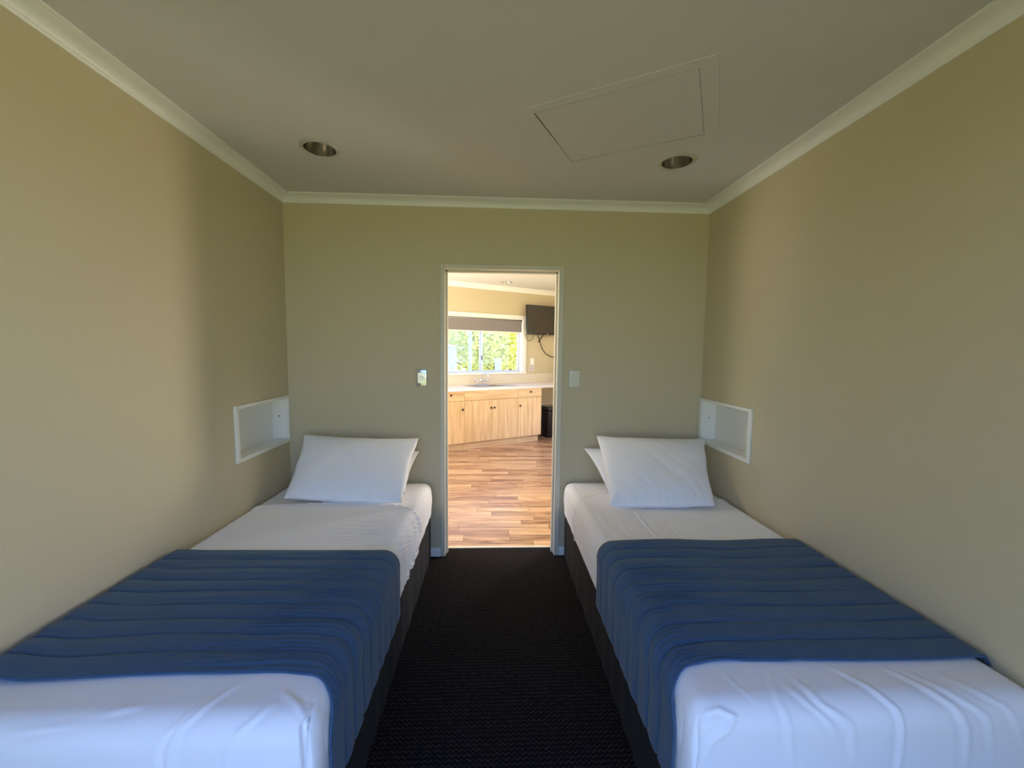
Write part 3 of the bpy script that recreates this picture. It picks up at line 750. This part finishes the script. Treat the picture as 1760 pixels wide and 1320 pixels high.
# kitchen window: lining, architrave, sliding sashes
wd = bpy.data.objects.new('window_1', None); COL.objects.link(wd); wd.location = kw(WS0, TW, WZ0); wd.rotation_euler.z = KA; struct(wd)
W, H = WS1-WS0, WZ1-WZ0
for nm, b in (('window_lining', (0, .012, 0, .11, 0, H)), ('window_lining', (W-.012, W, 0, .11, 0, H)), ('window_lining', (.012, W-.012, 0, .11, H-.012, H)),
              ('window_sill', (-.06, W+.066, -.030, .11, -.030, .004)),
              ('architrave', (-.065, 0, -.014, 0, 0, H+.058)), ('architrave', (W, W+.068, -.014, 0, 0, H+.058)), ('architrave', (0, W, -.014, 0, H, H+.058))):
    MB().box(*b, .002).build(nm, M['trim'], wd)
def sash(x0, x1, y, z0, z1, fwd=.032):
    f = MB().box(x0, x0+fwd, y, y+.025, z0, z1, .002).box(x1-fwd, x1, y, y+.025, z0, z1, .002).box(x0+fwd, x1-fwd, y, y+.025, z0, z0+.022, .002).box(x0+fwd, x1-fwd, y, y+.025, z1-.03, z1, .002).build('sash_frame', M['alu'], wd)
    MB().box(x0+fwd-.004, x1-fwd+.004, y+.010, y+.014, z0+.018, z1-.026).build('glass_pane', M['glass'], f); return f
mid = .783-WS0
sl = sash(.012, mid+.022, .055, .006, H-.014); sash(mid-.022, W-.014, .083, .006, H-.014)
MB().box(mid-.008, mid+.006, .043, .056, .20, .275, .002).build('latch', M['black'], sl)
# roller blind
bl = kthing('roller_blind', 'grey roller blind drawn a short way down the kitchen window', 'blind', WS0, TW, 1.97)
MB().tube([(.02, .026, -.018), (W-.02, .026, -.018)], .017, 20).build('roller', M['blind'], bl, smooth=True)
MB().box(.018, W-.018, .0095, .0108, -.205, -.016).build('fabric', M['blind'], bl)
MB().box(.018, W-.018, .004, .015, -.224, -.203, .003).build('bottom_rail', M['trim'], bl)
for xx in (.006, W-.018): MB().box(xx, xx+.012, .004, .048, -.042, .004).build('end_bracket', M['black'], bl)
# daylight openings of the kitchen side walls and the bedroom rear: frames
def openframe(nm, o, ax, W, H, n, m=M['alu']):
    e_ = bpy.data.objects.new(nm, None); COL.objects.link(e_); e_.location = o; e_.rotation_euler.z = ax; struct(e_)
    MB().box(0, W, .02, .07, 0, .04).box(0, W, .02, .07, H-.04, H).build('window_frame', m, e_)
    for i in range(n+1):
        x = i*(W-.04)/n; MB().box(x, x+.04, .02, .07, .04, H-.04).build('mullion', m, e_)
    return e_
openframe('window_2', (KX0-.09, .35, .05), math.pi/2, KYL-.12-.35, 2.10, 2)
openframe('window_3', (KX1+.09, 3.3, .05), -math.pi/2, 1.95, 2.07, 2)

# TV
tv = kthing('television', 'black flat television on the kitchen wall right of the window', 'television', 1.945, TW-.12, 1.975)
tv.rotation_euler = (math.radians(-3), 0, KA)
TWd, THt = .83, .497
MB().box(-TWd/2, TWd/2, -.018, .022, -THt/2, THt/2, .006, 3).build('housing', M['black'], tv, auto=40)
MB().box(-TWd/2+.016, TWd/2-.016, -.0195, -.017, -THt/2+.026, THt/2-.016).build('screen', M['screen'], tv)
MB().box(-.014, .014, -.0200, -.0178, -THt/2+.008, -THt/2+.018, .001).build('maker_badge', M['chrome'], tv)
MB().box(-.10, .10, .022, .034, -.10, .10).box(-.03, .03, .034, .115, -.03, .03).build('wall_bracket', M['black'], tv)
def cable(pts, r, label):
    c = MB().tube(smooth_curve([kw(*p) for p in pts], 8), r, 8).build('cable', M['black'], None, smooth=True); tag(c, label, 'cable'); return c
cable([(1.56, TW-.05, 1.74), (1.60, TW-.02, 1.665), (1.66, TW-.015, 1.625), (1.72, TW-.02, 1.655), (1.735, TW-.05, 1.74)], .004, 'thin black cable hanging in a short loop under the television')
cable([(1.80, TW-.06, 1.74), (1.855, TW-.02, 1.67), (1.89, TW-.012, 1.60), (1.93, TW-.012, 1.50), (2.02, TW-.012, 1.40), (2.12, TW-.012, 1.355), (2.25, TW-.012, 1.33), (2.40, TW-.012, 1.25)], .0065, 'long black cable sweeping from the television down to the right')
cable([(1.93, TW-.06, 1.74), (1.90, TW-.03, 1.68), (1.865, TW-.018, 1.62), (1.85, TW-.012, 1.60)], .009, 'short thick black plug lead crossing under the television')
# power point and notice
pp = kthing('power_point', 'white power point on the wall below the television', 'socket', 1.735, TW, 1.268)
MB().box(-.037, .037, -.010, 0, -.058, .058, .004).build('socket_plate', M['trim'], pp)
MB().box(-.010, .010, -.015, -.009, .012, .032, .002).build('rocker', M['trim'], pp)
nt_ = MB().box(-.055, .055, -.0015, 0, -.045, .045).build('wall_notice', M['paper']); nt_.location = kw(1.722, TW, 1.150); nt_.rotation_euler.z = KA
tag(nt_, 'small pale printed notice stuck below the power point', 'notice')
for i in range(4):
    MB().box(-.042, .042-.012*(i % 2), -.0024, -.0014, .026-i*.018, .031-i*.018).build('printed_line', M['knob'], nt_)
# toaster at the right end of the bench
ta = kthing('toaster', 'black toaster at the far right end of the worktop', 'toaster', 2.30, .33, .901)
MB().box(-.14, .14, -.085, .085, .012, .172, .028, 4).build('housing', M['black'], ta, auto=50)
MB().box(-.10, .10, -.045, -.018, .171, .174).box(-.10, .10, .018, .045, .171, .174).build('bread_slot', M['steel'], ta)
MB().box(-.156, -.138, -.016, .016, .10, .116, .004).build('lever', M['steel'], ta)
for a in (-.11, .11):
    for b in (-.06, .06): MB().box(a-.012, a+.012, b-.012, b+.012, 0, .014).build('foot', M['black'], ta)
# bin
bn = kthing('rubbish_bin', 'tall black rubbish bin with a flat lid under the end of the worktop', 'bin', 1.885, .21, 0)
bmn = bmesh.new(); rings = []
def rr_(w, d, z, r=.035, n=6):
    out = []
    for cx, cy, a0 in ((w-r, d-r, 0), (-w+r, d-r, 90), (-w+r, -d+r, 180), (w-r, -d+r, 270)):
        for i in range(n+1):
            a = math.radians(a0+90*i/n); out.append(bmn.verts.new((cx+r*math.cos(a), cy+r*math.sin(a), z)))
    return out
for w, d, z in ((.120, .135, 0), (.124, .139, .01), (.150, .165, .44)): rings.append(rr_(w, d, z))
for a, b in zip(rings, rings[1:]):
    for i in range(len(a)): bmn.faces.new((a[i], a[(i+1) % len(a)], b[(i+1) % len(a)], b[i]))
bmn.faces.new(rings[0][::-1]); bmn.faces.new(rings[-1]); me = bpy.data.meshes.new('b'); bmn.to_mesh(me); bmn.free()
obj('bin_body', me, M['black'], bn, smooth=True).data.set_sharp_from_angle(angle=math.radians(40))
MB().box(-.158, .158, -.173, .173, .438, .456, .008, 3).build('bin_rim', M['black'], bn, auto=40)
MB().box(-.150, .150, -.165, .165, .456, .520, .022, 3).build('bin_lid', M['black'], bn, auto=40)
MB().box(-.10, .10, -.12, .12, .519, .5225, .002).build('lid_flap', mat('bin_flap', (.05, .048, .045), .12), bn)
# kitchen ceiling fixture: two-tube spot rosette
kl = thing('downlight', 'small recessed ceiling light seen through the doorway in the kitchen ceiling', 'downlight', (.185, 3.62, KH))
MB().lathe([(.073, .001), (.073, -.004), (.086, -.006), (.092, 0)], 40, caps=False).build('trim_ring', M['steel'], kl, smooth=True)
MB().lathe([(.0735, -.003), (.066, .09), (.001, .095), (.001, .10), (.07, .10), (.075, -.002)], 40, caps=False).build('reflector', M['steel'], kl, smooth=True)
MB().tube([(-.02, 0, .09), (-.02, 0, .02)], .011, 12).tube([(.02, 0, .09), (.02, 0, .02)], .011, 12).build('lamp_tube', M['trim'], kl, smooth=True)

# ------------------------------------------------------------------ outdoors
gr = MB().box(-40, 40, -45, 60, -.35, -.30).build('ground', M['grass']); struct(gr)
pv = MB().box(-6.4, KX0-.14, .5, 9, -.32, -.26).build('trim_3', M['concrete']); struct(pv, 'pale concrete path outside the kitchen')
# pale drive seen low through the kitchen window
dv = obj('trim_4', slab([(-7, 0), (9, 0), (9, 3.2), (-7, 3.2)], [], .04), M['concrete']); dv.location = kw(0, 4.2, -.30); dv.rotation_euler.z = KA; struct(dv)
# neighbouring white outbuilding behind the camera, sunlit, on the right
def house(name, label, c, w, d, h, rz):
    t = thing(name, label, 'building', (c[0], c[1], -.30), rz)
    MB().box(-w/2, w/2, -d/2, d/2, 0, h).build('walls', M['housepaint'], t)
    b = bmesh.new(); v = [b.verts.new(p) for p in ((-w/2-.03, -d/2-.05, h-.02), (w/2+.03, -d/2-.05, h-.02), (w/2+.03, d/2+.05, h-.02), (-w/2-.03, d/2+.05, h-.02), (-w/2-.03, 0, h+.12), (w/2+.03, 0, h+.12))]
    for f in ((0, 1, 5, 4), (2, 3, 4, 5), (0, 4, 3), (1, 2, 5), (3, 2, 1, 0)): b.faces.new([v[i] for i in f])
    me = bpy.data.meshes.new('r'); b.to_mesh(me); b.free(); obj('roof', me, M['roof'], t)
    return t
house('garden_shed', 'low white garden building at the left edge of the kitchen window view', (kw(.43, 5.1).x, kw(.43, 5.1).y), 2.6, 2.4, 1.86, KA)

def tree(x, y, h, cr_, ctr, n, label, lm, lean=0, tr=.07, seed=1, leaf=.05, low=.25):
    R = random.Random(seed); t = thing('garden_tree', label, 'tree', (x, y, -.30))
    pts = [(0, 0, 0), (lean*.3, .02, h*.3), (lean*.7, .05, h*.6), (lean, 0, h)]
    MB().tube(smooth_curve(pts, 5), [tr*(1-.6*i/15) for i in range(16)], 8).build('trunk', M['bark'], t, smooth=True)
    br = MB()
    for i in range(9):
        z = h*(.35+.6*R.random()); a = R.uniform(0, 6.28); L_ = cr_*R.uniform(.5, .95); x0 = lean*z/h
        br.tube([(x0, 0, z), (x0+L_*.5*math.cos(a), L_*.5*math.sin(a), z+.25*L_), (x0+L_*math.cos(a), L_*math.sin(a), z+.6*L_)], [tr*.3, tr*.2, tr*.08], 5)
    br.build('branches', M['bark'], t)
    g = np.random.default_rng(seed); k = 9
    cen = g.normal(0, 1, (k, 3)); cen /= np.linalg.norm(cen, axis=1)[:, None]; cen = cen*cr_*.55*np.array([1, 1, .8]); cen[:, 0] += lean*.8; cen[:, 2] += ctr
    ci = g.integers(0, k, n); p = g.normal(0, .34*cr_, (n, 3)) + cen[ci]; p[:, 2] = np.maximum(p[:, 2], low)
    u = g.normal(0, 1, (n, 3)); u /= np.linalg.norm(u, axis=1)[:, None]; w = np.cross(u, g.normal(0, 1, (n, 3))); w /= np.linalg.norm(w, axis=1)[:, None]
    sz = leaf*g.uniform(.6, 1.3, (n, 1)); Vv = np.stack([p-u*sz, p+w*sz*.45, p+u*sz, p-w*sz*.45], 1).reshape(-1, 3)
    F = np.arange(n*4).reshape(n, 4); o = obj('foliage', npmesh(Vv, F), lm, t); o['kind'] = 'stuff'
    return t
def kt(s, t): p = kw(s, t); return p.x, p.y
tree(*kt(3.25, 4.9), 2.6, 1.15, 2.2, 6000, 'yellow-green bushy tree behind the right pane of the kitchen window', M['leaf_yellow'], .1, .06, 3, .085, .1)
tree(*kt(2.55, 5.4), 3.2, 1.2, 2.5, 2600, 'leaning green tree with a visible trunk behind the left pane of the kitchen window', M['leaf_green'], .75, .09, 5, .085, .9)
tree(*kt(5.0, 6.7), 3.0, 1.5, 2.4, 6000, 'russet and yellow tree at the right edge of the kitchen window view', M['leaf_russet'], -.2, .08, 8, .09, .2)
tree(*kt(5.0, 9.6), 4.0, 1.9, 2.9, 6500, 'tall pale tree furthest off behind the kitchen window mullion', M['leaf_yellow'], 0, .1, 12, .10, .9)
tree(*kt(3.3, 9.6), 4.4, 1.8, 3.6, 7000, 'brownish tree rising over the white shed', M['leaf_russet'], .1, .1, 14, .07, 1.8)
def post(s, t, h, r, label):
    x, y = kt(s, t); o = MB().box(-r, r, -r, r, 0, h, .01).box(-r*1.25, r*1.25, -r*1.25, r*1.25, h, h+.03, .005).build('post', M['housepaint']); o.location = (x, y, -.30); tag(o, label, 'post')
post(1.82, 3.3, 2.9, .035, 'slim white post standing outside the left pane of the kitchen window')
post(2.72, 3.6, 1.52, .08, 'short stout white post standing outside the right pane of the kitchen window')
